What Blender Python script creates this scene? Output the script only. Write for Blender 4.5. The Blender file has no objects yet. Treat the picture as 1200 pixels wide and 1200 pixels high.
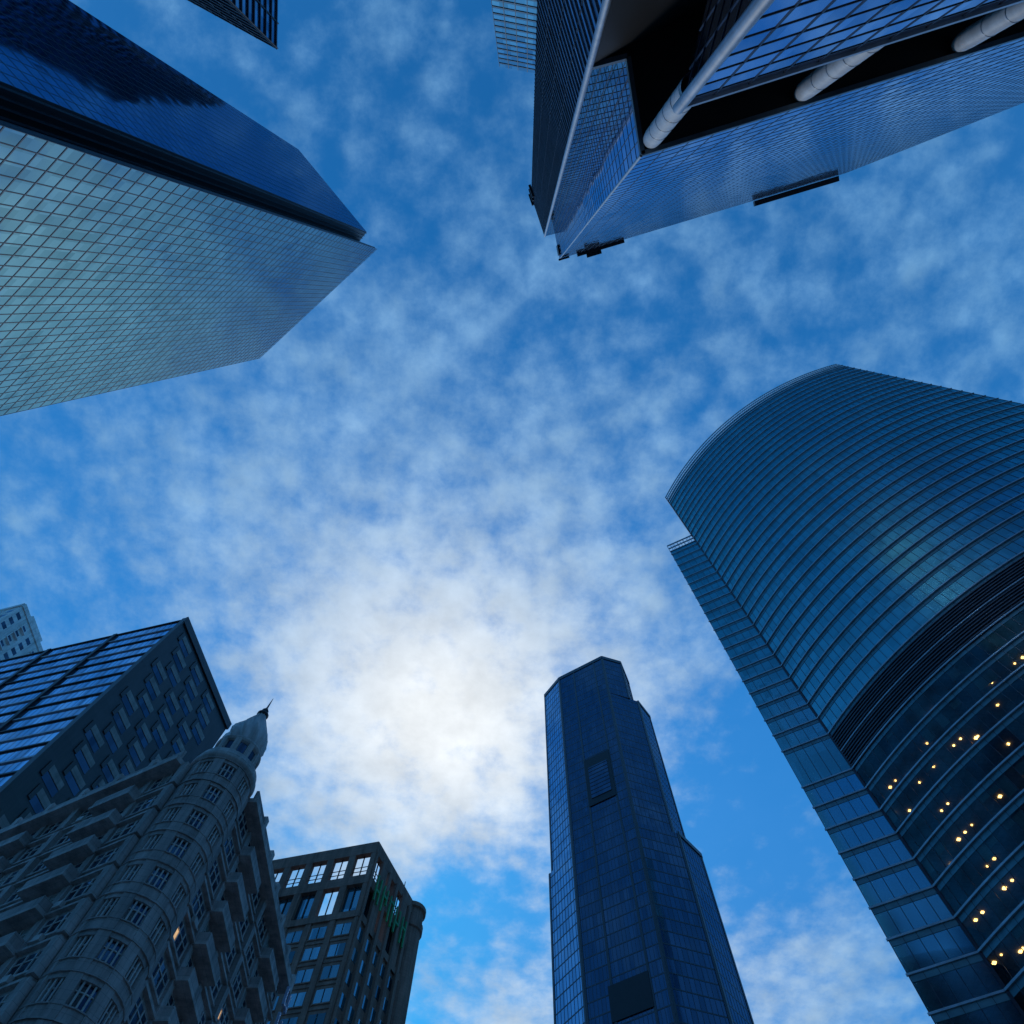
import bpy, math, random
from mathutils import Vector, Matrix
random.seed(7)
S=bpy.context.scene
S.view_settings.view_transform='Standard'
try: S.view_settings.look='None'
except: pass
S.view_settings.exposure=0
CAMZ=1.6

# ------------------------------------------------------------------ node helpers
class NT:
    def __init__(s,nt): s.nt=nt; s.n=nt.nodes; s.l=nt.links
    def add(s,t,**k):
        n=s.n.new(t)
        for a,b in k.items(): setattr(n,a,b)
        return n
    def link(s,a,b): s.l.new(a,b)
    def math(s,op,a,b=None,c=None,clamp=False):
        n=s.n.new('ShaderNodeMath'); n.operation=op; n.use_clamp=clamp
        for i,v in enumerate((a,b,c)):
            if v is None: continue
            if hasattr(v,'links'): s.l.new(v,n.inputs[i])
            else: n.inputs[i].default_value=v
        return n.outputs[0]
    def vmath(s,op,a,b=None,scale=None):
        n=s.n.new('ShaderNodeVectorMath'); n.operation=op
        for i,v in enumerate((a,b)):
            if v is None: continue
            if hasattr(v,'links'): s.l.new(v,n.inputs[i])
            else: n.inputs[i].default_value=v
        if scale is not None:
            if hasattr(scale,'links'): s.l.new(scale,n.inputs['Scale'])
            else: n.inputs['Scale'].default_value=scale
        return n.outputs['Value'] if op in('DOT_PRODUCT','LENGTH','DISTANCE') else n.outputs[0]
    def mix(s,f,a,b,typ='MIX'):
        n=s.n.new('ShaderNodeMixRGB'); n.blend_type=typ
        for i,v in enumerate((f,a,b)):
            if hasattr(v,'links'): s.l.new(v,n.inputs[i])
            else: n.inputs[i].default_value=v if i==0 else (v[0],v[1],v[2],1)
        return n.outputs[0]
    def mapr(s,v,a,b,c,d,smooth=False):
        n=s.n.new('ShaderNodeMapRange'); s.l.new(v,n.inputs[0])
        if smooth: n.interpolation_type='SMOOTHSTEP'
        for i,x in enumerate((a,b,c,d)): n.inputs[i+1].default_value=x
        return n.outputs[0]
    def noise(s,vec,scale,detail=4,rough=.5,dist=0.0):
        n=s.n.new('ShaderNodeTexNoise'); 
        if vec is not None: s.l.new(vec,n.inputs['Vector'])
        n.inputs['Scale'].default_value=scale; n.inputs['Detail'].default_value=detail
        n.inputs['Roughness'].default_value=rough; n.inputs['Distortion'].default_value=dist
        return n
def newmat(name):
    m=bpy.data.materials.new(name); m.use_nodes=True
    t=NT(m.node_tree); b=m.node_tree.nodes['Principled BSDF']
    return m,t,b

def glass(name,col,cw,ch,metal=.85,rough=.04,var=.3,tilt=.012,sp=0.0,spcol=(.05,.06,.07),dark=0.0,seed=0.0,wave=.01,edge=(.45,.68,.9)):
    m,t,b=newmat(name)
    uv=t.add('ShaderNodeUVMap').outputs[0]
    sep=t.add('ShaderNodeSeparateXYZ'); t.link(uv,sep.inputs[0])
    U=t.math('DIVIDE',sep.outputs[0],cw); V=t.math('DIVIDE',sep.outputs[1],ch)
    cmb=t.add('ShaderNodeCombineXYZ'); t.link(t.math('FLOOR',U),cmb.inputs[0]); t.link(t.math('FLOOR',V),cmb.inputs[1]); cmb.inputs[2].default_value=seed
    wn=t.add('ShaderNodeTexWhiteNoise',noise_dimensions='3D'); t.link(cmb.outputs[0],wn.inputs['Vector'])
    f=t.mapr(wn.outputs['Value'],0,1,1-var,1+var)
    c=t.vmath('SCALE',(col[0],col[1],col[2]),scale=f)
    if dark>0:
        d=t.math('LESS_THAN',t.math('FRACT',t.math('MULTIPLY',wn.outputs['Value'],7.31)),dark)
        c=t.mix(t.math('MULTIPLY',d,.6),c,(col[0]*.25,col[1]*.25,col[2]*.3))
    rg=t.mapr(t.noise(uv,.05,2).outputs[0],.3,.7,rough*.6,rough*1.6)
    if sp>0:
        s_=t.math('LESS_THAN',t.math('FRACT',V),sp)
        c=t.mix(s_,c,spcol)
        rg=t.math('ADD',rg,t.math('MULTIPLY',s_,.18))
    t.link(c,b.inputs['Base Color']); t.link(rg,b.inputs['Roughness'])
    b.inputs['Metallic'].default_value=metal
    b.inputs['Specular Tint'].default_value=(*edge,1)
    geo=t.add('ShaderNodeNewGeometry')
    a=t.vmath('SCALE',t.vmath('SUBTRACT',wn.outputs['Color'],(.5,.5,.5)),scale=tilt)
    nz=t.noise(uv,.12,1)
    a2=t.vmath('SCALE',t.vmath('SUBTRACT',nz.outputs['Color'],(.5,.5,.5)),scale=wave)
    n=t.vmath('NORMALIZE',t.vmath('ADD',t.vmath('ADD',geo.outputs['Normal'],a),a2))
    t.link(n,b.inputs['Normal'])
    return m

def stone(name,col,rough=.75,bw=1.5,bh=1.0,joint=.012,var=.25,spec=.4,grime=0.0):
    m,t,b=newmat(name)
    uv=t.add('ShaderNodeUVMap').outputs[0]
    br=t.add('ShaderNodeTexBrick'); t.link(uv,br.inputs['Vector'])
    br.inputs['Scale'].default_value=1; br.inputs['Brick Width'].default_value=bw; br.inputs['Row Height'].default_value=bh
    br.inputs['Mortar Size'].default_value=joint; br.offset=0
    br.inputs['Color1'].default_value=(1,1,1,1); br.inputs['Color2'].default_value=(1-var,1-var,1-var,1); br.inputs['Mortar'].default_value=(.4,.4,.4,1)
    tc=t.add('ShaderNodeTexCoord')
    mp=t.add('ShaderNodeMapping'); t.link(tc.outputs['Object'],mp.inputs[0]); mp.inputs['Scale'].default_value=(1,1,.12)
    st=t.noise(mp.outputs[0],.9,4,.65)
    gr=t.noise(tc.outputs['Object'],6,4,.7)
    k=t.math('MULTIPLY',t.mapr(st.outputs[0],.3,.7,.66-grime,1.14),t.mapr(gr.outputs[0],.2,.8,.85,1.12))
    c=t.vmath('SCALE',t.mix(1,br.outputs[0],col,'MULTIPLY'),scale=k)
    t.link(c,b.inputs['Base Color']); b.inputs['Roughness'].default_value=rough
    b.inputs['Specular IOR Level'].default_value=spec
    bp=t.add('ShaderNodeBump'); bp.inputs['Strength'].default_value=.25; bp.inputs['Distance'].default_value=.05
    t.link(gr.outputs[0],bp.inputs['Height']); t.link(bp.outputs[0],b.inputs['Normal'])
    return m
def metal(name,col,rough=.4,met=.6):
    m,t,b=newmat(name)
    tc=t.add('ShaderNodeTexCoord'); nz=t.noise(tc.outputs['Object'],.7,3,.6)
    c=t.vmath('SCALE',(col[0],col[1],col[2]),scale=t.mapr(nz.outputs[0],.3,.7,.8,1.15))
    t.link(c,b.inputs['Base Color']); b.inputs['Roughness'].default_value=rough; b.inputs['Metallic'].default_value=met
    return m
def emis(name,col,st):
    m,t,b=newmat(name)
    tc=t.add('ShaderNodeTexCoord'); nz=t.noise(tc.outputs['Object'],.31,2,.5)
    t.link(t.mapr(nz.outputs[0],.3,.7,st*.4,st*1.3),b.inputs['Emission Strength'])
    b.inputs['Base Color'].default_value=(*col,1); b.inputs['Emission Color'].default_value=(*col,1)
    return m

# ------------------------------------------------------------------ mesh helpers
class MB:
    def __init__(s,name,parent=None):
        s.v=[];s.f=[];s.m=[];s.uv=[];s.mats=[];s.name=name;s.parent=parent;s.sm=[]
    def mi(s,m):
        if m not in s.mats: s.mats.append(m)
        return s.mats.index(m)
    def face(s,pts,mat,uvs=None,smooth=False):
        i=len(s.v); s.v.extend([tuple(p) for p in pts]); s.f.append(tuple(range(i,i+len(pts)))); s.m.append(s.mi(mat)); s.sm.append(smooth)
        if uvs is None: uvs=[(p[0],p[1]) for p in pts]
        s.uv.extend(uvs)
    def wall(s,p0,p1,z0,z1,mat,u0=0.0):
        L=math.hypot(p1[0]-p0[0],p1[1]-p0[1])
        s.face([(p0[0],p0[1],z0),(p1[0],p1[1],z0),(p1[0],p1[1],z1),(p0[0],p0[1],z1)],mat,[(u0,z0),(u0+L,z0),(u0+L,z1),(u0,z1)])
    def obox(s,o,t,n,s0,s1,z0,z1,d0,d1,mat):
        def P(a,d,z): return (o[0]+t[0]*a+n[0]*d,o[1]+t[1]*a+n[1]*d,z)
        A,B,C,D=P(s0,d0,z0),P(s1,d0,z0),P(s1,d1,z0),P(s0,d1,z0)
        E,F,G,H=P(s0,d0,z1),P(s1,d0,z1),P(s1,d1,z1),P(s0,d1,z1)
        L=s1-s0;Z=z1-z0;W=d1-d0
        s.face([D,C,G,H],mat,[(s0,z0),(s1,z0),(s1,z1),(s0,z1)])
        s.face([B,A,E,F],mat,[(s0,z0),(s1,z0),(s1,z1),(s0,z1)])
        s.face([A,D,H,E],mat,[(0,z0),(W,z0),(W,z1),(0,z1)])
        s.face([C,B,F,G],mat,[(0,z0),(W,z0),(W,z1),(0,z1)])
        s.face([A,B,C,D],mat,[(s0,0),(s1,0),(s1,W),(s0,W)])
        s.face([H,G,F,E],mat,[(s0,0),(s1,0),(s1,W),(s0,W)])
    def lathe(s,cx,cy,prof,mat,n=24,flute=0,fn=16,twist=0.0,smooth=True):
        rings=[]
        for k,(r,z) in enumerate(prof):
            ring=[]
            for i in range(n):
                a=2*math.pi*i/n
                rr=r*(1+flute*math.cos(fn*(a+twist*k)))
                ring.append((cx+rr*math.cos(a),cy+rr*math.sin(a),z))
            rings.append(ring)
        for k in range(len(prof)-1):
            for i in range(n):
                j=(i+1)%n
                r0=max(prof[k][0],.1)
                u0=2*math.pi*i/n*r0;u1=2*math.pi*(i+1)/n*r0
                s.face([rings[k][i],rings[k][j],rings[k+1][j],rings[k+1][i]],mat,[(u0,prof[k][1]),(u1,prof[k][1]),(u1,prof[k+1][1]),(u0,prof[k+1][1])],smooth)
    def build(s):
        me=bpy.data.meshes.new(s.name); me.from_pydata(s.v,[],s.f)
        for m in s.mats: me.materials.append(m)
        me.polygons.foreach_set('material_index',s.m)
        me.polygons.foreach_set('use_smooth',s.sm)
        ul=me.uv_layers.new(name='UVMap')
        flat=[c for uv in s.uv for c in uv]
        ul.data.foreach_set('uv',flat)
        if any(s.sm):
            import bmesh
            bm=bmesh.new(); bm.from_mesh(me); bmesh.ops.remove_doubles(bm,verts=bm.verts,dist=.001); bm.to_mesh(me); bm.free()
        me.update()
        ob=bpy.data.objects.new(s.name,me); S.collection.objects.link(ob)
        if s.parent: ob.parent=s.parent
        return ob
def empty(name,loc=(0,0,0)):
    e=bpy.data.objects.new(name,None); S.collection.objects.link(e); e.empty_display_size=5; return e
def ccw(p):
    a=sum(p[i][0]*p[(i+1)%len(p)][1]-p[(i+1)%len(p)][0]*p[i][1] for i in range(len(p)))
    return p if a>0 else p[::-1]
def frame(p0,p1,inside):
    dx,dy=p1[0]-p0[0],p1[1]-p0[1];L=math.hypot(dx,dy);t=(dx/L,dy/L);n=(t[1],-t[0])
    mx,my=(p0[0]+p1[0])/2-inside[0],(p0[1]+p1[1])/2-inside[1]
    if n[0]*mx+n[1]*my<0: n=(-n[0],-n[1])
    return t,n,L
def cen(p): return (sum(q[0] for q in p)/len(p),sum(q[1] for q in p)/len(p))
def prism(mb,pts,z0,z1,mat,roof,soffit=None,skip=()):
    pts=ccw(pts); u=0
    for i in range(len(pts)):
        a,b=pts[i],pts[(i+1)%len(pts)]
        mm=mat(i,a,b) if callable(mat) else mat
        mb.wall(a,b,z0,z1,mm,u); u+=math.hypot(b[0]-a[0],b[1]-a[1])
    mb.face([(p[0],p[1],z1) for p in pts],roof)
    mb.face([(p[0],p[1],z0) for p in pts[::-1]],soffit or roof)
def grid(mb,p0,p1,inside,z0,z1,cw,fh,wv,dv,wh,dh,mat,math=None):
    t,n,L=frame(p0,p1,inside)
    nc=max(1,round(L/cw)) if cw else 0
    if nc:
        for i in range(nc+1):
            c=L*i/nc; a=max(0,c-wv/2);b=min(L,c+wv/2)
            mb.obox(p0,t,n,a,b,z0,z1,-.02,dv,mat)
    if fh:
        z=z0
        while z<z1+.01:
            mb.obox(p0,t,n,-.003,L+.003,max(z0,z-wh/2),min(z1,z+wh/2)+.001,-.015,dh,math or mat); z+=fh

# ------------------------------------------------------------------ materials
M={}
M['roof']=stone('roof_concrete',(.2,.2,.2))
M['dark']=metal('dark_cladding',(.012,.014,.018),.45,.2)
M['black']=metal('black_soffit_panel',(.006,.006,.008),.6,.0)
M['steel']=metal('pale_steel',(.42,.45,.5),.35,.5)
M['white']=metal('white_painted_steel',(.7,.72,.75),.4,.0)

# ================================================================== A grid tower
e=empty('grid_glass_skyscraper')
gA=glass('teal_mirror_glass',(.15,.30,.38),1.55,2.6,.95,.06,.16,.012,seed=2,edge=(.38,.56,.7))
gA2=glass('navy_mirror_glass',(.14,.29,.45),1.6,2,.95,.05,.15,.01,seed=3,edge=(.35,.52,.7))
mA=metal('grey_mullion',(.03,.05,.075),.4,.3)
mAl=metal('slate_transom',(.10,.15,.19),.4,.3)
mA2=metal('dark_mullion',(.03,.04,.06),.4,.3)
HA=200+CAMZ
A1,A2,Ai,A3,A4,A5=(-63.7,-33.2),(-45.4,-14.1),(-47.6,-11.4),(-42.4,-10.0),(-76,22),(-97,1)
cA=(-70,-6)
b=MB('curtain_wall',e)
pa=[A1,A2,Ai,A3,A4,A5]
def ma(i,a,c):
    s={a,c}
    if s=={A3,A4}: return gA
    if s=={A1,A2}: return gA2
    if Ai in s: return M['dark']
    return gA
prism(b,pa,0,HA,ma,M['roof']); b.build()
b=MB('mullions',e)
grid(b,A3,A4,cA,1.6,HA,1.55,2.6,.11,.03,.16,.035,mA,mAl)
grid(b,A1,A2,cA,1.6,HA,1.6,2,.06,.02,.08,.02,mA2)
grid(b,A4,A5,cA,1.6,HA,1.55,2.6,.11,.03,.16,.035,mA,mAl)
for p,q in((A2,Ai),(Ai,A3)):
    t,n,L=frame(p,q,(-60,0))
    for k in range(4):
        b.obox(p,t,n,L*(k+.3)/4,L*(k+.45)/4,0,HA,-.1,.25,mAl)
b.build()

# ================================================================== B upper-left tip
e=empty('louvred_office_tower')
HB=220+CAMZ
gB=glass('blue_dark_glass',(.16,.34,.5),2,4,.8,.06,.3,.02,sp=.3,spcol=(.03,.05,.08))
B=[(-75.5,-61.6),(-74,-92),(-112,-102),(-115,-78)]
b=MB('curtain_wall',e); prism(b,B,0,HB,gB,M['roof']); b.build()
b=MB('louvres',e)
for i in (0,3):
    grid(b,B[i],B[(i+1)%4],cen(B),0,HB,6,4,.3,.3,.4,.4,M['dark'],mA)
b.build()

# ================================================================== C corner void tower
e=empty('corner_void_skyscraper')
HC=245+CAMZ
zv=71+CAMZ; zl=54+CAMZ
p1,p2,p3,Lc,Rc=(9.5,-13.5),(7.2,-21.2),(3.9,-20.2),(-1.5,-32.1),(98.7,-45.8)
gC=glass('lavender_mirror_glass',(.48,.58,.74),2.4,2.7,.95,.05,.18,.012,seed=5,edge=(.6,.7,.85))
gC2=glass('green_dark_glass',(.14,.34,.34),1.6,2.7,.85,.05,.4,.02,seed=6)
gC3=glass('slate_glass',(.20,.34,.46),1.6,4.1,.85,.06,.3,.02,sp=.35,spcol=(.12,.15,.18),seed=7)
mC=metal('navy_mullion',(.03,.045,.08),.4,.3)
up=[p1,p2,p3,Lc,(12,-56),(106,-72),Rc]
b=MB('upper_volume',e)
def mc(i,a,c):
    s={a,c}
    if s=={p1,Rc}: return gC
    if s=={p1,p2} : return gC
    if s=={p2,p3}: return gC2
    if s=={p3,Lc}: return gC3
    return gC2
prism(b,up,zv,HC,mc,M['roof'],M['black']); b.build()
inC=(30,-40)
b=MB('upper_mullions',e)
grid(b,p1,Rc,inC,zv,HC,2.4,2.7,.13,.02,.16,.025,mC)
grid(b,p1,p2,(12,-19),zv,HC,1.3,2.7,.08,.03,.1,.03,mC)
grid(b,p2,p3,(6,-24),zv,HC,1.1,2.7,.08,.04,.1,.04,mC)
b.build()
b=MB('left_wing',e)
prism(b,[(p3[0],p3[1]),Lc,(12,-56.1),(16,-27)],0,zv-.01,lambda i,a,c:(gC3 if {a,c}=={p3,Lc} else M['black']),M['black']); b.build()
b=MB('wing_bands',e)
grid(b,p3,Lc,(10,-32),0,HC,3.1,2.05,.08,.06,.22,.12,mC,metal('band_metal',(.16,.22,.28),.45,.4))
b.build()
b=MB('lower_volume',e)
lowq=(11.2,-25)
low=[p1,lowq,(40,-55),(106,-71.8),Rc]
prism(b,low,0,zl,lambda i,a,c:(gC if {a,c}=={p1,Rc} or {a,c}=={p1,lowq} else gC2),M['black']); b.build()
b=MB('lower_mullions',e)
grid(b,p1,Rc,inC,0,zl,2.4,2.7,.12,.05,.13,.05,mC)
grid(b,p1,lowq,inC,0,zl,2.4,2.7,.12,.05,.13,.05,mC)
b.build()
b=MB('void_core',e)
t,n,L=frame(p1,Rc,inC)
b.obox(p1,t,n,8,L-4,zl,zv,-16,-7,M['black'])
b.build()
b=MB('round_columns',e)
for k in range(7):
    s=1.0+13.8*k
    x,y=p1[0]+t[0]*s-n[0]*.9,p1[1]+t[1]*s-n[1]*.9
    b.lathe(x,y,[(.85,zl-.5),(.85,zv-2.2),(.8,zv-1.2),(.62,zv-.4),(.3,zv-.02)],M['white'],28)
    for q in range(0,8):
        zz=zl+3*q
        if zz<zv-2.5: b.lathe(x,y,[(.85,zz),(.88,zz+.02),(.88,zz+.1),(.85,zz+.12)],M['steel'],28)
b.build()
b=MB('edge_trims',e)
for (q,dd,z0) in ((p1,.16,zv),(p3,.32,0),(p1,.40,0)):
    b.lathe(q[0],q[1],[(dd,z0),(dd,HC if dd<.40 else zl+.5)],M['steel'],16)
b.obox(p1,t,n,0,L,zv-.5,zv+.3,-.3,.12,mAl)
b.obox(p1,t,n,0,L,zl-.3,zl+.3,-.3,.22,M['steel'])
t2,n2,L2=frame(p1,p2,(12,-19)); b.obox(p1,t2,n2,0,L2,zv-.5,zv+.3,-.3,.12,mAl)
t3,n3,L3=frame(p2,p3,(6,-24)); b.obox(p2,t3,n3,0,L3,zv-.5,zv+.3,-.3,.12,mAl)
b.obox(p1,t,n,6,22,HC-1.2,HC+1.0,.0,1.0,M['dark'])
b.obox(p1,t,n,9,14,HC-.6,HC+.4,.9,2.2,M['dark'])
b.obox(p1,t,n,65,92,HC-2.2,HC-.6,.2,1.8,M['dark'])
b.obox(p1,t,n,-.6,3,HC-5,HC-3.6,.1,.7,M['dark'])
b.obox(p1,t2,n2,1,4,HC-9,HC-1,.1,.4,M['dark'])
t4,n4,L4=frame(p3,Lc,(10,-32))
for k,zz in enumerate((HC-3,HC-14,HC-22)): b.obox(p3,t4,n4,L4-3,L4+.5,zz,zz+1.6,.2,.9,M['dark'])
b.build()

# ================================================================== D
e=empty('slim_glass_tower')
HD=230+CAMZ
D=[(-13.6,-64.2),(3,-62.5),(4,-88),(-13.5,-90)]
gD=glass('cyan_glass',(.18,.44,.54),2,4,.9,.06,.3,.02,sp=.3,spcol=(.12,.2,.25),seed=9)
b=MB('curtain_wall',e); prism(b,D,0,HD,gD,M['roof']); b.build()
b=MB('fins',e)
grid(b,D[0],D[1],cen(D),0,HD,2.7,4,.16,.12,.2,.12,mAl,mAl); b.build()

# ================================================================== E curved tower
e=empty('curved_glass_skyscraper')
HE=245+CAMZ; HW=202.5+CAMZ; zm=91+CAMZ
c0=(56.5,66.6); c4=(108.8,14.0)
ch=math.dist(c0,c4); sg=8.5; R=((ch/2)**2+sg*sg)/(2*sg)
mx,my=(c0[0]+c4[0])/2,(c0[1]+c4[1])/2
nx,ny=-(c4[1]-c0[1])/ch,(c4[0]-c0[0])/ch
if nx*mx+ny*my>0: nx,ny=-nx,-ny
ox,oy=mx-nx*(R-sg),my-ny*(R-sg)
a0=math.atan2(c0[1]-oy,c0[0]-ox);a1=math.atan2(c4[1]-oy,c4[0]-ox)
if a1-a0>math.pi:a1-=2*math.pi
if a0-a1>math.pi:a1+=2*math.pi
NS=52
def arc(r,N=NS): return [(ox+r*math.cos(a0+(a1-a0)*i/N),oy+r*math.sin(a0+(a1-a0)*i/N)) for i in range(N+1)]
AR=arc(R)
gE=glass('deep_teal_glass',(.085,.33,.40),1.5,4.5,.9,.24,.14,.010,seed=11,wave=.03,edge=(.3,.58,.7))
sE=metal('teal_spandrel',(.09,.26,.32),.5,.4)
fE=metal('pale_fin',(.34,.50,.58),.4,.3)
lou=metal('louvre_grey',(.06,.09,.12),.5,.4)
def clear_glass(name):
    m,t,bs=newmat(name)
    out=t.n['Material Output']; t.n.remove(bs)
    gl=t.add('ShaderNodeBsdfGlossy'); gl.inputs['Roughness'].default_value=.10; gl.inputs['Color'].default_value=(.10,.34,.42,1)
    tr=t.add('ShaderNodeBsdfTransparent'); tr.inputs['Color'].default_value=(.66,.78,.75,1)
    uv=t.add('ShaderNodeUVMap').outputs[0]
    nz=t.noise(uv,.3,2)
    fr=t.add('ShaderNodeFresnel'); fr.inputs['IOR'].default_value=1.7
    mx_=t.add('ShaderNodeMixShader'); t.link(t.math('ADD',fr.outputs[0],t.mapr(nz.outputs[0],.3,.7,.0,.1)),mx_.inputs[0]); t.link(tr.outputs[0],mx_.inputs[1]); t.link(gl.outputs[0],mx_.inputs[2])
    t.link(mx_.outputs[0],out.inputs[0]); return m
gClear=clear_glass('clear_office_glass')
FH=4.5
b=MB('curved_curtain_wall',e)
seg=math.dist(AR[0],AR[1])
for i in range(NS):
    b.wall(AR[i],AR[i+1],zm+9,HE-7,gE,i*seg)
    b.wall(AR[i],AR[i+1],zm,zm+9,lou,i*seg)
    b.wall(AR[i],AR[i+1],0,zm,gClear,i*seg)
back=[c4,(145,50),(100,98),c0]
for p,q in zip(back[:2],back[1:3]): b.wall(p,q,0,HE-7,gE)
b.wall(back[2],back[3],zm,HE-7,gE)
b.face([(p[0],p[1],HE-8) for p in AR+back[1:3]],M['roof'])
w=(49.4,70.8); wb=(82,112)
b.wall(c0,w,zm,HW-5,gE); b.wall(w,wb,zm,HW-5,gE); b.wall(wb,(100,98),0,HW-5,gE)
b.wall(c0,w,0,zm,gClear); b.wall(w,wb,0,zm,gE)
b.face([(p[0],p[1],HW-5) for p in (c0,w,wb,(100,98))],M['roof'])
b.build()
b=MB('floor_bands',e)
def arcbox(mb,z0,z1,d0,d1,mat,i0=0,i1=NS):
    A=arc(R+d0);B_=arc(R+d1)
    for i in range(i0,i1):
        p,q,r,s_=A[i],A[i+1],B_[i+1],B_[i]
        u=i*seg
        mb.face([(s_[0],s_[1],z0),(r[0],r[1],z0),(r[0],r[1],z1),(s_[0],s_[1],z1)],mat,[(u,z0),(u+seg,z0),(u+seg,z1),(u,z1)])
        mb.face([(p[0],p[1],z0),(q[0],q[1],z0),(r[0],r[1],z0),(s_[0],s_[1],z0)],mat)
        mb.face([(p[0],p[1],z1),(q[0],q[1],z1),(r[0],r[1],z1),(s_[0],s_[1],z1)],mat)
t5,n5,L5=frame(c0,w,(75,80))
z=zm-FH*20
while z<HE-4:
    if not (zm+.5<z<zm+8.5):
        arcbox(b,z-.45,z+.35,-.01,.05,sE); arcbox(b,z+.36,z+.62,-.01,.30,fE)
        if z<HW-4:
            b.obox(c0,t5,n5,0,L5,z-.45,z+.35,-.01,.05,sE); b.obox(c0,t5,n5,.2,L5+.2,z+.36,z+.62,-.01,.2,fE)
    z+=FH
k=0
while k<14:
    arcbox(b,zm+.3+k*.62,zm+.5+k*.62,-.01,.22,lou if k!=7 else fE); k+=1
b.build()
b=MB('mullions',e)
A=arc(R,NS)
for i in range(0,NS+1):
    p=A[i]; rad=((p[0]-ox)/R,(p[1]-oy)/R); tt=(-rad[1],rad[0])
    b.obox(p,tt,rad,-.035,.035,0,HE,-.02,.06,mA)
for i in range(6): b.obox(c0,t5,n5,L5*i/5-.04,L5*i/5+.04,0,HW,-.02,.06,mA)
b.obox(c0,t5,n5,-.18,.18,0,HE,-.2,.25,mA2)
b.build()
b=MB('crown_screen',e)
for zz in (HE-7,HE-4.7,HE-2.4,HE): arcbox(b,zz-.18,zz+.18,-.15,.18,fE)
for p in arc(R,NS*2):
    rad=((p[0]-ox)/R,(p[1]-oy)/R); tt=(-rad[1],rad[0])
    b.obox(p,tt,rad,-.09,.09,HE-7,HE,-.12,.12,fE)
for zz in (HW-5,HW-2.5,HW): b.obox(c0,t5,n5,0,L5,zz-.18,zz+.18,-.15,.18,fE)
for i in range(9): b.obox(c0,t5,n5,L5*i/8-.09,L5*i/8+.09,HW-5,HW,-.12,.12,fE)
b.build()
ceil=stone('office_ceiling',(.36,.38,.38),.9,1.2,1.2)
core=stone('office_core',(.12,.13,.14),.8)
lamp=emis('warm_ceiling_lamp',(1,.52,.16),7)
blind=stone('window_blind',(.5,.5,.48),.9,.05,3,.01,.1)
b=MB('office_floors',e)
Ain=arc(R-10);A_=arc(R-.1);Abl=arc(R-.35)
z=zm
rb=random.Random(3)
while z>0:
    for i in range(NS):
        b.face([(Ain[i][0],Ain[i][1],z-.35),(Ain[i+1][0],Ain[i+1][1],z-.35),(A_[i+1][0],A_[i+1][1],z-.35),(A_[i][0],A_[i][1],z-.35)],ceil)
        b.face([(Ain[i][0],Ain[i][1],z),(Ain[i+1][0],Ain[i+1][1],z),(A_[i+1][0],A_[i+1][1],z),(A_[i][0],A_[i][1],z)],ceil)
        if rb.random()<.16:
            b.wall(Abl[i],Abl[i+1],z-.4-rb.uniform(.6,2.6),z-.4,blind)
    b.face([(q[0],q[1],z-.3) for q in ((56.6,66.8),(49.7,70.9),(60,83.5),(66,76))],ceil)
    z-=FH
for i in range(NS): b.wall(Ain[i],Ain[i+1],0,zm,core,i*seg)
b.wall((60,83.6),(66,76),0,zm,core); b.wall((66,76),Ain[0],0,zm,core)
b.build()
b=MB('ceiling_lamps',e)
rr=random.Random(33)
for fl in range(0,18):
    z=zm-FH*fl-.36
    rad_=R-rr.choice((1.2,2.2,3.4))
    x=rr.random()*2
    while x<NS*.92:
        pr=.62 if fl<10 else .35
        if rr.random()<pr:
            for q in range(rr.choice((1,1,1,2,2,3))):
                a=a0+(a1-a0)*min(NS-.5,x+q*.9)/NS
                r2=rad_-rr.choice((0,0,0,1.6))
                px,py=ox+r2*math.cos(a),oy+r2*math.sin(a)
                s_=.08+rr.random()*.12
                b.obox((px,py),(1,0),(0,1),-s_,s_,z-.1,z,-s_,s_,lamp)
        x+=1.0+rr.random()*3.0
b.build()

# ================================================================== F centre tower
e=empty('octagonal_skyscraper')
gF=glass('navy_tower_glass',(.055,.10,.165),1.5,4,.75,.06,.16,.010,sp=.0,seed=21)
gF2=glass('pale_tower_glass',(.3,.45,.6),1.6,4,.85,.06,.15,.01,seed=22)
sF=stone('dark_granite',(.055,.065,.085),.35,1.5,2,.01,.2,.5)
f1,f2,f3,f4,f5=(21.7,176.4),(27.6,166.8),(46,154),(55,156),(60,166.2)
top=[f1,f2,f3,f4,f5,(58,186),(42,200),(27,192)]
mid=[(21.7,176.4),(27.6,166.8),(46,154),(58.6,157.2),(64.6,164.2),(67,182),(48,204),(26,194)]
bot=[(20.9,177),(27.6,166.7),(46.1,153.9),(60,157),(68.5,165),(72,184),(50,207),(24,196)]
HF=280+CAMZ
b=MB('tower_body',e)
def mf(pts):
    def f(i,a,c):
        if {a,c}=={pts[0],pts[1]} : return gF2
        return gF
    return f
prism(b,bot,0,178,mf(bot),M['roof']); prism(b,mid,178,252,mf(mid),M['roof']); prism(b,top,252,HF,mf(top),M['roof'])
b.build()
b=MB('granite_grid',e)
mF=metal('tower_mullion',(.06,.09,.13),.4,.3)
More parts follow.
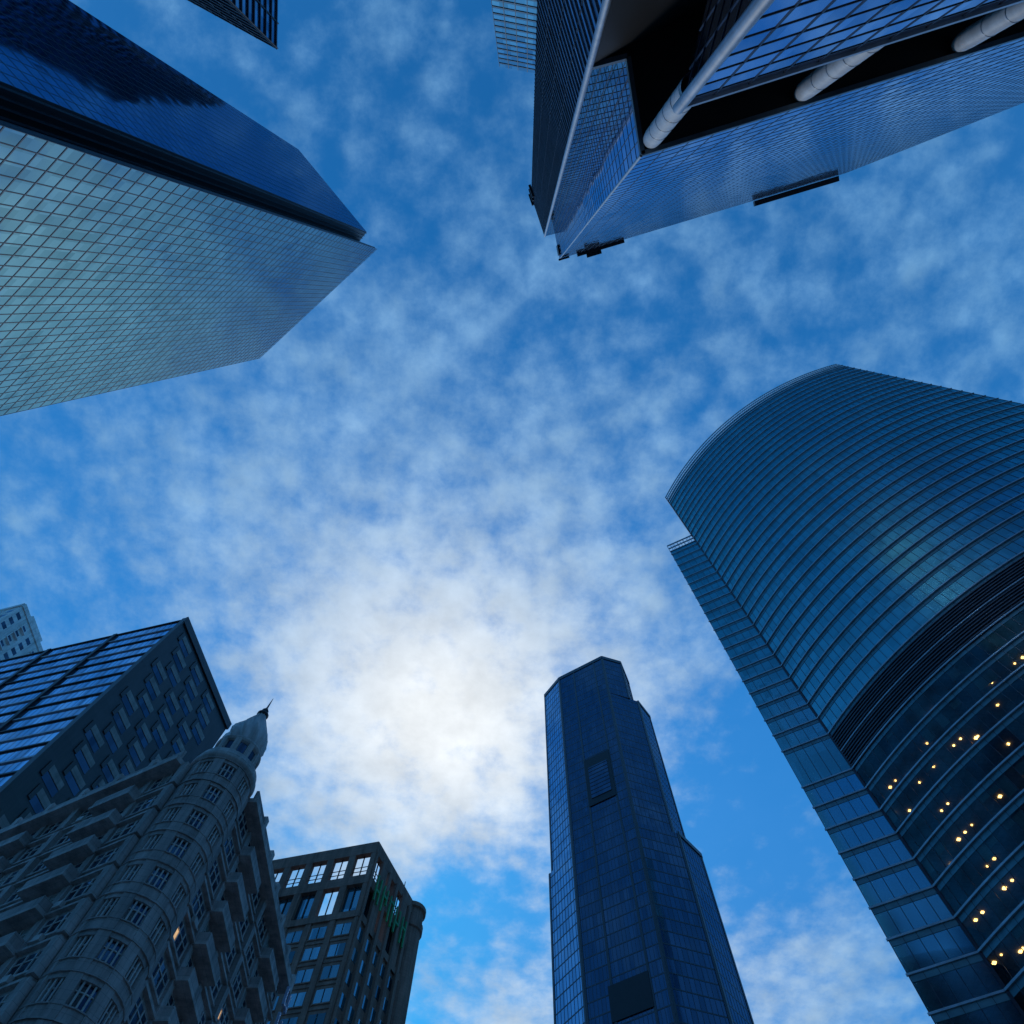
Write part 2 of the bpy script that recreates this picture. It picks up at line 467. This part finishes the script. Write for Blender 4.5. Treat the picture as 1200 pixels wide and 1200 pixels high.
for pts,z0,z1,cap in((bot,0,178,0),(mid,178,252,0),(top,252,HF,1)):
    c=cen(pts)
    for i in (0,1,2,3,4):
        q0,q1=pts[i],pts[i+1]
        grid(b,q0,q1,c,z0,z1,1.1 if i==1 else 1.4,4,.12,.06,.34,.05,mF,sF)
        t,n,L=frame(q0,q1,c)
        ww=.6
        b.obox(q0,t,n,-.1,ww,z0,z1,-.1,.16,sF); b.obox(q0,t,n,L-ww,L+.1,z0,z1,-.1,.162,sF)
        if i==1:
            for fr__ in (.34,.80): b.obox(q0,t,n,L*fr__-.35,L*fr__+.35,z0,z1,-.1,.15,sF)
        if cap: b.obox(q0,t,n,0,L,z1-1.6,z1+.6,-.1,.3,sF)
        elif i>=3: b.obox(q0,t,n,0,L,z1-.8,z1+.8,-.1,.3,sF)
t,n,L=frame(f2,f3,cen(top))
for zz0,zz1,sa,sb in ((193,217,.34,.80),(121,130,.3,.8),(60,69,.3,.8)):
    b.obox(f2,t,n,L*sa,L*sb,zz0,zz1,.05,.35,M['dark'])
b.obox(f2,t,n,L*.40,L*.74,196,212,.35,.45,gF)
for k in range(9): b.obox(f2,t,n,L*.40,L*.74,196+k*1.9,196.2+k*1.9,.44,.55,sF)
b.build()

# ================================================================== H striped office
e=empty('stone_and_glass_office_tower')
h0,h1,h2,h3=(-77.7,80.9),(-68.7,110.3),(-125.8,96.6),(-117,126)
HH=150+CAMZ
gH=glass('sky_blue_glass',(.5,.63,.78),1.5,4,.9,.05,.35,.02,seed=31,edge=(.6,.78,.95))
gHd=glass('smoked_glass',(.05,.08,.12),1.5,4,.7,.06,.3,.02,seed=32)
sH=stone('charcoal_granite',(.05,.055,.06),.4,3,2,.015,.25,.5)
sHl=stone('grey_granite',(.36,.35,.32),.55,3,2,.015,.2,.5)
b=MB('tower_body',e)
prism(b,[h0,h1,h3,h2],0,HH,lambda i,a,c:(gH if {a,c}=={h0,h2} else sH),M['roof']); b.build()
b=MB('facade_bands',e)
cH=cen([h0,h1,h2,h3])
t,n,L=frame(h0,h2,cH)
grid(b,h0,h2,cH,0,HH,1.5,4,.05,.03,.08,.03,mA2)
k=0;z=HH
while z>0:
    b.obox(h0,t,n,-.1,L,z-.45,z-.1,0,.28,M['steel'] if k%2 else M['dark']); z-=4;k+=1
b.obox(h0,t,n,-.3,1.0,0,HH+.5,-.1,.3,sH)
for s0 in (18,36): b.obox(h0,t,n,s0,s0+1.0,0,HH-.2,-.1,.5,M['dark'])
t,n,L=frame(h0,h1,cH)
z=HH-6;k=0
while z>0:
    for s0 in (3,11,19):
        off=(k%3)*1.6
        b.obox(h0,t,n,s0+off,s0+off+4.4,z,z+1.7,-.05,.06,gHd)
        b.obox(h0,t,n,s0+off,s0+off+4.4,z+1.7,z+3.2,-.05,.16,sHl)
        b.obox(h0,t,n,s0+off-.9,s0+off,z+.2,z+3.2,-.05,.2,sH)
    z-=4;k+=1
b.obox(h0,t,n,-.3,L+.3,HH-1.5,HH+.8,-.1,.4,sH)
b.build()

# ================================================================== I white apartments
e=empty('white_apartment_tower')
HI=260+CAMZ
I=[(-204,139.5),(-196.5,178),(-236,190),(-240,152)]
sI=stone('white_render',(.80,.77,.76),.8,4,3.2,.01,.08)
b=MB('tower_body',e); prism(b,I,0,HI,sI,M['roof']); b.build()
b=MB('windows_and_balconies',e)
for (p,q) in ((I[0],I[1]),(I[0],I[3])):
    t,n,L=frame(p,q,cen(I)); z=HI-5
    while z>40:
        for k in range(int(L/6)):
            s0=1.5+6*k
            b.obox(p,t,n,s0,s0+3.0,z,z+2,-.1,.03,gHd)
            if k%2:
                b.obox(p,t,n,s0-.4,s0+3.8,z-.9,z-.5,-.1,1.2,sI)
                b.obox(p,t,n,s0-.4,s0-.1,z-.5,z+3,-.1,1.0,sI)
        z-=4.2
    b.obox(p,t,n,0,L,HI-.6,HI+1.5,-.2,.5,sI)
b.build()
b=MB('roof_plant_rooms',e)
t,n,L=frame(I[0],I[1],cen(I)); b.obox(I[0],t,n,8,20,HI,HI+7,-14,-3,sI); b.build()

# ================================================================== G domed deco building
e=empty('domed_art_deco_building')
sG=stone('cream_painted_render',(.56,.50,.48),.85,1.4,.7,.010,.08,.3,grime=.18)
sG2=stone('cream_trim',(.66,.60,.57),.8,2.5,1.0,.008,.08,.3,grime=.12)
gG=glass('old_window_glass',(.06,.10,.15),1,1.4,.5,.08,.6,.05,seed=41)
lit=emis('lit_room_window',(1,.60,.28),.55)
fr_=metal('painted_window_frame',(.6,.56,.53),.6,0)
HG=60+CAMZ; fh=3.4
tc=(-28.9,51.5); tr=3.3
gl0,gl1=(-31.8,49.3),(-60,65.5); gr0,gr1=(-26.3,52.7),(-23.3,80.5); gb=(-52,84)
inG=(-38,66)
b=MB('wing_walls',e)
prism(b,[gl0,gr0,gr1,gb,gl1],0,HG,sG,M['roof']); b.build()
b=MB('windows_and_ledges',e)
rw=random.Random(8)
for (p,q) in ((gl0,gl1),(gr0,gr1)):
    t,n,L=frame(p,q,inG)
    nb=int(L//4.2); bw=L/nb
    z=HG-fh; fl=0
    while z>0:
        for k in range(nb):
            s0=k*bw
            proj=(k%3==1)
            b.obox(p,t,n,s0+.75,s0+bw-.75,z+.95,z+2.75,-.1,.04,gG)
            r_=rw.random()
            if r_<.04: b.obox(p,t,n,s0+.8,s0+.75+(bw-1.5)/3,z+1.0,z+2.0,.0,.05,lit)
            elif r_<.35:
                j_=rw.randrange(3); b.obox(p,t,n,s0+.8+(bw-1.5)*j_/3,s0+.75+(bw-1.5)*(j_+1)/3,z+rw.uniform(1.4,2.2),z+2.74,.0,.055,blind)
            for j in range(4):
                xx=s0+.75+(bw-1.5)*j/3
                b.obox(p,t,n,xx-.07,xx+.07,z+.95,z+2.75,.0,.14,fr_)
            b.obox(p,t,n,s0+.75,s0+bw-.75,z+2.05,z+2.15,.0,.12,fr_)
            b.obox(p,t,n,s0-.35,s0+.45,z+.0,z+fh-.4,-.1,.3 if k%3 else .6,sG)
            if rw.random()<.22:
                ss=s0+1+rw.random()*(bw-2.6); b.obox(p,t,n,ss,ss+.85,z+.1,z+.65,.2,.62,fr_)
            if proj:
                b.obox(p,t,n,s0-.2,s0+bw+.2,z-.3,z+.05,-.1,1.5,sG2)
                b.obox(p,t,n,s0-.1,s0+bw+.1,z+.05,z+1.0,1.25,1.42,sG)
                for ss in (s0-.1,s0+bw-.1): b.obox(p,t,n,ss,ss+.2,z+.05,z+1.0,0,1.25,sG)
            else:
                b.obox(p,t,n,s0+.0,s0+bw-.01,z-.2,z+.05,-.1,.4,sG2)
                b.obox(p,t,n,s0+.5,s0+bw-.5,z+.72,z+.92,0,.25,sG2)
        z-=fh; fl+=1
    b.obox(p,t,n,.5,L,HG-.5,HG+.1,-.2,1.5,sG2)
    b.obox(p,t,n,.5,L,HG+.1,HG+1.2,.9,1.2,sG)
    for k in range(1,nb+1): b.obox(p,t,n,max(0,k*bw-.35),k*bw+.35,HG+.1,HG+1.7,.85,1.4,sG2)
b.build()
b=MB('corner_turret',e)
zt=HG
nf=int(zt//fh); zbase=zt-nf*fh
b.lathe(tc[0],tc[1],[(tr-.3,0),(tr-.3,zt)],gG,24,smooth=False)
for k in range(nf+1):
    z=zbase+k*fh
    b.lathe(tc[0],tc[1],[(tr-.35,z-.5),(tr,z-.48),(tr,z-.12),(tr+.16,z-.1),(tr+.16,z+.02),(tr,z+.04),(tr,z+.95),(tr+.12,z+.97),(tr+.12,z+1.06),(tr-.35,z+1.08)],sG,24,smooth=False)
base_ang=math.atan2(-tc[1],-tc[0])
for i in range(8):
    a=base_ang+2*math.pi*(i+.5)/8
    nn=(math.cos(a),math.sin(a));tt=(-nn[1],nn[0])
    b.obox(tc,tt,nn,-.5,.5,0,zt,tr-.8,tr+.05,sG)
    for da in (-.26,0,.26):
        a=base_ang+2*math.pi*i/8+da*.55
        nn=(math.cos(a),math.sin(a));tt=(-nn[1],nn[0])
        b.obox(tc,tt,nn,-.07,.07,0,zt,tr-.45,tr-.12,fr_)
for k in range(nf): b.lathe(tc[0],tc[1],[(tr-.3,zbase+k*fh+2.2),(tr-.2,zbase+k*fh+2.22),(tr-.2,zbase+k*fh+2.3),(tr-.3,zbase+k*fh+2.32)],fr_,24,smooth=False)
b.build()
b=MB('belvedere_and_dome',e)
x,y=tc
b.lathe(x,y,[(tr-.1,zt),(tr+.25,zt+.3),(tr+.35,zt+.7),(tr+.1,zt+.8),(tr+.1,zt+1.6),(2.6,zt+1.65)],sG2,40)
b.lathe(x,y,[(2.3,zt+1.6),(2.3,zt+4.6)],gG,32,smooth=False)
for i in range(10):
    a=base_ang+2*math.pi*(i+.5)/10; nn=(math.cos(a),math.sin(a));tt=(-nn[1],nn[0])
    b.obox(tc,tt,nn,-.32,.32,zt+1.6,zt+4.6,2.1,2.6,sG2)
b.lathe(x,y,[(2.3,zt+4.3),(2.5,zt+4.4),(2.65,zt+4.7),(2.66,zt+4.9),(2.1,zt+5.0),(1.9,zt+5.3)],sG2,40)
dm=stone('pale_dome_render',(.72,.69,.68),.6,3,3,.0,.05,.4)
dome=[(1.8,zt+5.2),(2.1,zt+5.7),(2.28,zt+6.4),(2.25,zt+7.2),(2.05,zt+8.1),(1.72,zt+9.0),(1.35,zt+9.9),(1.0,zt+10.8),(.7,zt+11.6),(.48,zt+12.3)]
b.lathe(x,y,dome,dm,120,flute=.12,fn=10,twist=.10)
b.lathe(x,y,[(.48,zt+12.2),(.72,zt+12.4),(.72,zt+12.6),(.35,zt+12.75),(.28,zt+13.1),(.42,zt+13.4),(.25,zt+13.7),(.12,zt+14.1),(.03,zt+16.2)],sH,16)
b.build()
b=MB('vertical_sign_letters',e)
t,n,L=frame(gr0,gr1,inG)
sgn=metal('blue_white_sign',(.45,.55,.75),.4,0)
for k in range(3):
    z=HG-3.2-3.0*k
    b.obox(gr0,t,n,L-2.0,L-1.7,z,z+2.1,1.6,1.9,sgn); b.obox(gr0,t,n,L-.7,L-.4,z,z+2.1,1.6,1.9,sgn); b.obox(gr0,t,n,L-1.7,L-.7,z+.2+.6*k,z+.5+.6*k,1.6,1.88,sgn)
b.build()

# ================================================================== J brown building
e=empty('brown_office_building')
j0,j1,j2=(-19.7,96.2),(-55,107.3),(-12.4,110.9)
HJ=100+CAMZ; zr=86
sJ=stone('brown_brick_panel',(.44,.27,.21),.8,1.2,.6,.010,.12,.3,grime=.1)
gJ=glass('bronze_blue_glass',(.14,.26,.31),1.8,3.4,.75,.06,.6,.03,seed=51)
J=[j0,j1,(-50,128),(-14,126),j2]
b=MB('building_body',e); prism(b,J,0,zr,sJ,M['roof']); b.build()
b=MB('facade_grid',e)
inJ=(-34,113)
t,n,L=frame(j0,j1,inJ)
nb=9;bw=L/nb
z=zr-3.6
while z>0:
    for k in range(nb):
        b.obox(j0,t,n,k*bw+.8,k*bw+bw-.8,z+.7,z+2.8,-.1,.03,gJ)
        b.obox(j0,t,n,k*bw+bw/2-.06,k*bw+bw/2+.06,z+.7,z+2.8,0,.1,M['dark'])
        b.obox(j0,t,n,k*bw+.7,k*bw+bw-.7,z+.5,z+.7,0,.15,sJ)
    b.obox(j0,t,n,0,L,z-.25,z+.12,0,.12,sJ)
    z-=3.6
for k in range(nb+1): b.obox(j0,t,n,max(-.2,k*bw-.45),k*bw+.45,0,zr,0,.25,sJ)
for (p,q,m_) in ((j0,j1,9),(j0,j2,4)):
    t,n,L=frame(p,q,inJ); bw=L/m_
    for k in range(m_+1): b.obox(p,t,n,max(-.2,k*bw-.6),min(L,k*bw+.6),zr,HJ,-.7,.3,sJ)
    for zz,hh in ((zr,1.2),(zr+6.6,1.8),(HJ-2.4,2.4)): b.obox(p,t,n,-.21,L,zz,zz+hh,-.68,.34,sJ)
    for k in range(m_):
        if (k*5)%4!=1: b.obox(p,t,n,k*bw+.6,(k+1)*bw-.6,zr+1.2,zr+6.6,-.5,-.42,gJ)
        for q_ in range(1,4): b.obox(p,t,n,k*bw+.6,(k+1)*bw-.6,zr+7.9+q_*.9,zr+8.0+q_*.9,-.3,-.2,M['dark'])
        b.obox(p,t,n,k*bw+bw/2-.09,k*bw+bw/2+.09,zr+1.2,HJ-2.4,-.4,-.25,M['dark'])
t,n,L=frame(j0,j2,inJ)
for k in range(7):
    s0=L*k/6; b.obox(j0,t,n,max(0,s0-.4),min(L,s0+.4),0,HJ-2,.0,.6,sJ)
z=zr-3.6
while z>0:
    b.obox(j0,t,n,.4,L-.4,z+.8,z+2.8,-.1,.05,gJ); z-=3.6
b.lathe(j2[0]-.6,j2[1]+.6,[(2.2,0),(2.2,HJ-5),(2.5,HJ-4.8),(2.5,HJ-3.5),(2.2,HJ-3.3),(2.2,HJ-1),(2.6,HJ-.8),(2.6,HJ),(0,HJ+.4)],sJ,24,smooth=False)
b.build()
b=MB('green_sign',e)
gs=emis('green_sign_paint',(.02,.26,.12),.05)
for k in range(5):
    s0=1.6+k*2.5; z=HJ-11
    b.obox(j0,t,n,s0,s0+.3,z,z+5,.7,.95,gs); b.obox(j0,t,n,s0+1.2,s0+1.5,z+(k%2)*2,z+5,.7,.95,gs)
    b.obox(j0,t,n,s0+.3,s0+1.2,z+2+(k%3),z+2.4+(k%3),.7,.93,gs)
b.build()
b=MB('roof_mast',e); b.lathe(j2[0]-3,j2[1],[(.15,HJ-3),(.08,HJ+6)],M['dark'],8); b.build()

# ================================================================== ground, road
gm,t_,bs=newmat('plaza_paving')
tc_=t_.add('ShaderNodeTexCoord')
br=t_.add('ShaderNodeTexBrick'); t_.link(tc_.outputs['Object'],br.inputs['Vector']); br.inputs['Scale'].default_value=1; br.inputs['Brick Width'].default_value=.9; br.inputs['Row Height'].default_value=.6; br.inputs['Mortar Size'].default_value=.01
br.inputs['Color1'].default_value=(.2,.19,.18,1); br.inputs['Color2'].default_value=(.15,.145,.14,1); br.inputs['Mortar'].default_value=(.06,.06,.06,1)
t_.link(br.outputs[0],bs.inputs['Base Color']); bs.inputs['Roughness'].default_value=.7
am,t_,bs=newmat('asphalt')
nz=t_.noise(t_.add('ShaderNodeTexCoord').outputs['Object'],8,8,.7)
t_.link(t_.mix(nz.outputs[0],(.035,.035,.037),(.07,.07,.07)),bs.inputs['Base Color']); bs.inputs['Roughness'].default_value=.85
pm=metal('road_paint',(.75,.75,.72),.6,0)
b=MB('ground'); b.face([(-3000,-3000,-.12),(3000,-3000,-.12),(3000,3000,-.12),(-3000,3000,-.12)],gm); b.build()
dr=Vector((.149,1)).normalized(); nr=Vector((dr.y,-dr.x)); o=Vector((-14.4,0))
e=empty('road')
b=MB('carriageway',e); 
def strip(mb,s0,s1,w0,w1,z,mat):
    q=[o+dr*s0+nr*w0,o+dr*s0+nr*w1,o+dr*s1+nr*w1,o+dr*s1+nr*w0]; mb.face([(p.x,p.y,z) for p in q],mat)
strip(b,-600,900,-6,6,-.112,am); b.build()
b=MB('lane_markings',e)
for k in range(-60,90): strip(b,k*9,k*9+3,-.07,.07,-.106,pm)
for w_ in(-5.6,5.5): strip(b,-600,900,w_,w_+.1,-.106,pm)
b.build()
e=empty('pavement')
b=MB('kerbed_slabs',e)
b.obox((o.x,o.y),(dr.x,dr.y),(nr.x,nr.y),-600,900,-.119,.0,6,12,gm)
b.obox((o.x,o.y),(dr.x,dr.y),(nr.x,nr.y),-600,900,-.119,.0,-9,-6,gm); b.build()

# ------------------------------------------------------------------ sun + sky
el=math.radians(34); az=math.radians(-8.3)
sd=Vector((math.sin(az)*math.cos(el),math.cos(az)*math.cos(el),math.sin(el)))
sl=bpy.data.lights.new('sun','SUN'); sl.energy=.6; sl.angle=math.radians(12); sl.color=(1,.95,.88)
so=bpy.data.objects.new('sun',sl); S.collection.objects.link(so); so.rotation_euler=sd.to_track_quat('Z','Y').to_euler(); so.location=sd*400
W=bpy.data.worlds.new('World'); S.world=W; W.use_nodes=True
try: W.cycles.sampling_method='NONE'
except Exception as ex: print(ex)
t=NT(W.node_tree); bg=t.n['Background']
sky=t.add('ShaderNodeTexSky',sky_type='NISHITA'); sky.sun_disc=False; sky.sun_elevation=el; sky.sun_rotation=az; sky.air_density=1.2; sky.dust_density=.4; sky.ozone_density=3
tcn=t.add('ShaderNodeTexCoord'); D_=tcn.outputs['Generated']
sp=t.add('ShaderNodeSeparateXYZ'); t.link(D_,sp.inputs[0])
zz=t.math('MAXIMUM',sp.outputs[2],.06)
cb=t.add('ShaderNodeCombineXYZ'); t.link(t.math('DIVIDE',sp.outputs[0],zz),cb.inputs[0]); t.link(t.math('DIVIDE',sp.outputs[1],zz),cb.inputs[1])
P=cb.outputs[0]
def blob(cx,cy,r,amp):
    d=t.vmath('DISTANCE',P,(cx,cy,0)); d=t.math('DIVIDE',d,r); return t.math('MULTIPLY',t.math('EXPONENT',t.math('MULTIPLY',t.math('MULTIPLY',d,d),-1)),amp)
nw=t.noise(P,11,3,.6)
Pw=t.vmath('ADD',P,t.vmath('SCALE',t.vmath('SUBTRACT',nw.outputs['Color'],(.5,.5,.5)),scale=.055))
vo=t.add('ShaderNodeTexVoronoi',feature='SMOOTH_F1'); t.link(Pw,vo.inputs['Vector']); vo.inputs['Scale'].default_value=21; vo.inputs['Smoothness'].default_value=.7
puff=t.mapr(vo.outputs['Distance'],.1,.75,1,0)
fine=t.noise(P,17,7,.66).outputs[0]
med=t.noise(P,5.5,4,.6).outputs[0]
low_=t.noise(P,2.0,1,.5).outputs[0]
dens=t.math('MULTIPLY',puff,.18)
dens=t.math('ADD',dens,t.math('MULTIPLY',fine,.62))
dens=t.math('ADD',dens,t.math('MULTIPLY',med,.46))
dens=t.math('ADD',dens,t.math('MULTIPLY',low_,.20))
for (cx,cy,r,a) in ((-.10,.70,.30,.36),(-.25,.40,.42,.14),(.10,.28,.32,.12),(-.26,.95,.2,.15),(.7,1.25,.22,.25),(.08,1.40,.16,.22),(.46,.85,.22,-.20),(-.02,1.12,.12,-.20),(-.01,.37,.05,-.12),(-.15,-.30,.40,-.03),(.25,-.04,.18,-.05),(.56,0,.25,.05)):
    dens=t.math('ADD',dens,blob(cx,cy,r,a))
mask=t.mapr(dens,.58,1.16,.06,1,True)
glow=t.math('ADD',blob(-.10,.68,.26,.70),blob(-.08,.80,.62,.32))
glow=t.math('ADD',glow,blob(.3,1.35,.45,.40))
cl=t.mix(t.math('MINIMUM',glow,1.0),(.17,.41,.72),(.94,.98,1.0))
cv=t.mapr(t.noise(P,9,5,.62).outputs[0],.3,.7,.84,1.10)
cl=t.vmath('SCALE',cl,scale=t.math('MULTIPLY',cv,10))
skc=t.mix(1,sky.outputs[0],(.03,.98,1.72),'MULTIPLY')
# keep the blue even towards the horizon (hazy evening air)
skc=t.mix(t.mapr(sp.outputs[2],.62,.95,.65,0.0),skc,(.35,2.1,5.6))
full=t.mix(t.math('MULTIPLY',mask,.95),skc,cl)
t.link(full,bg.inputs[0]); bg.inputs[1].default_value=.1

# ------------------------------------------------------------------ camera
cd=bpy.data.cameras.new('camera'); co=bpy.data.objects.new('camera',cd); S.collection.objects.link(co); S.camera=co
cd.sensor_width=36; cd.lens=24; cd.clip_end=8000; cd.clip_start=.1
co.matrix_world=Matrix.Translation((0,0,CAMZ)) @ Matrix.Rotation(math.radians(90+72.6),4,'X') @ Matrix.Rotation(math.radians(4.35),4,'Z')
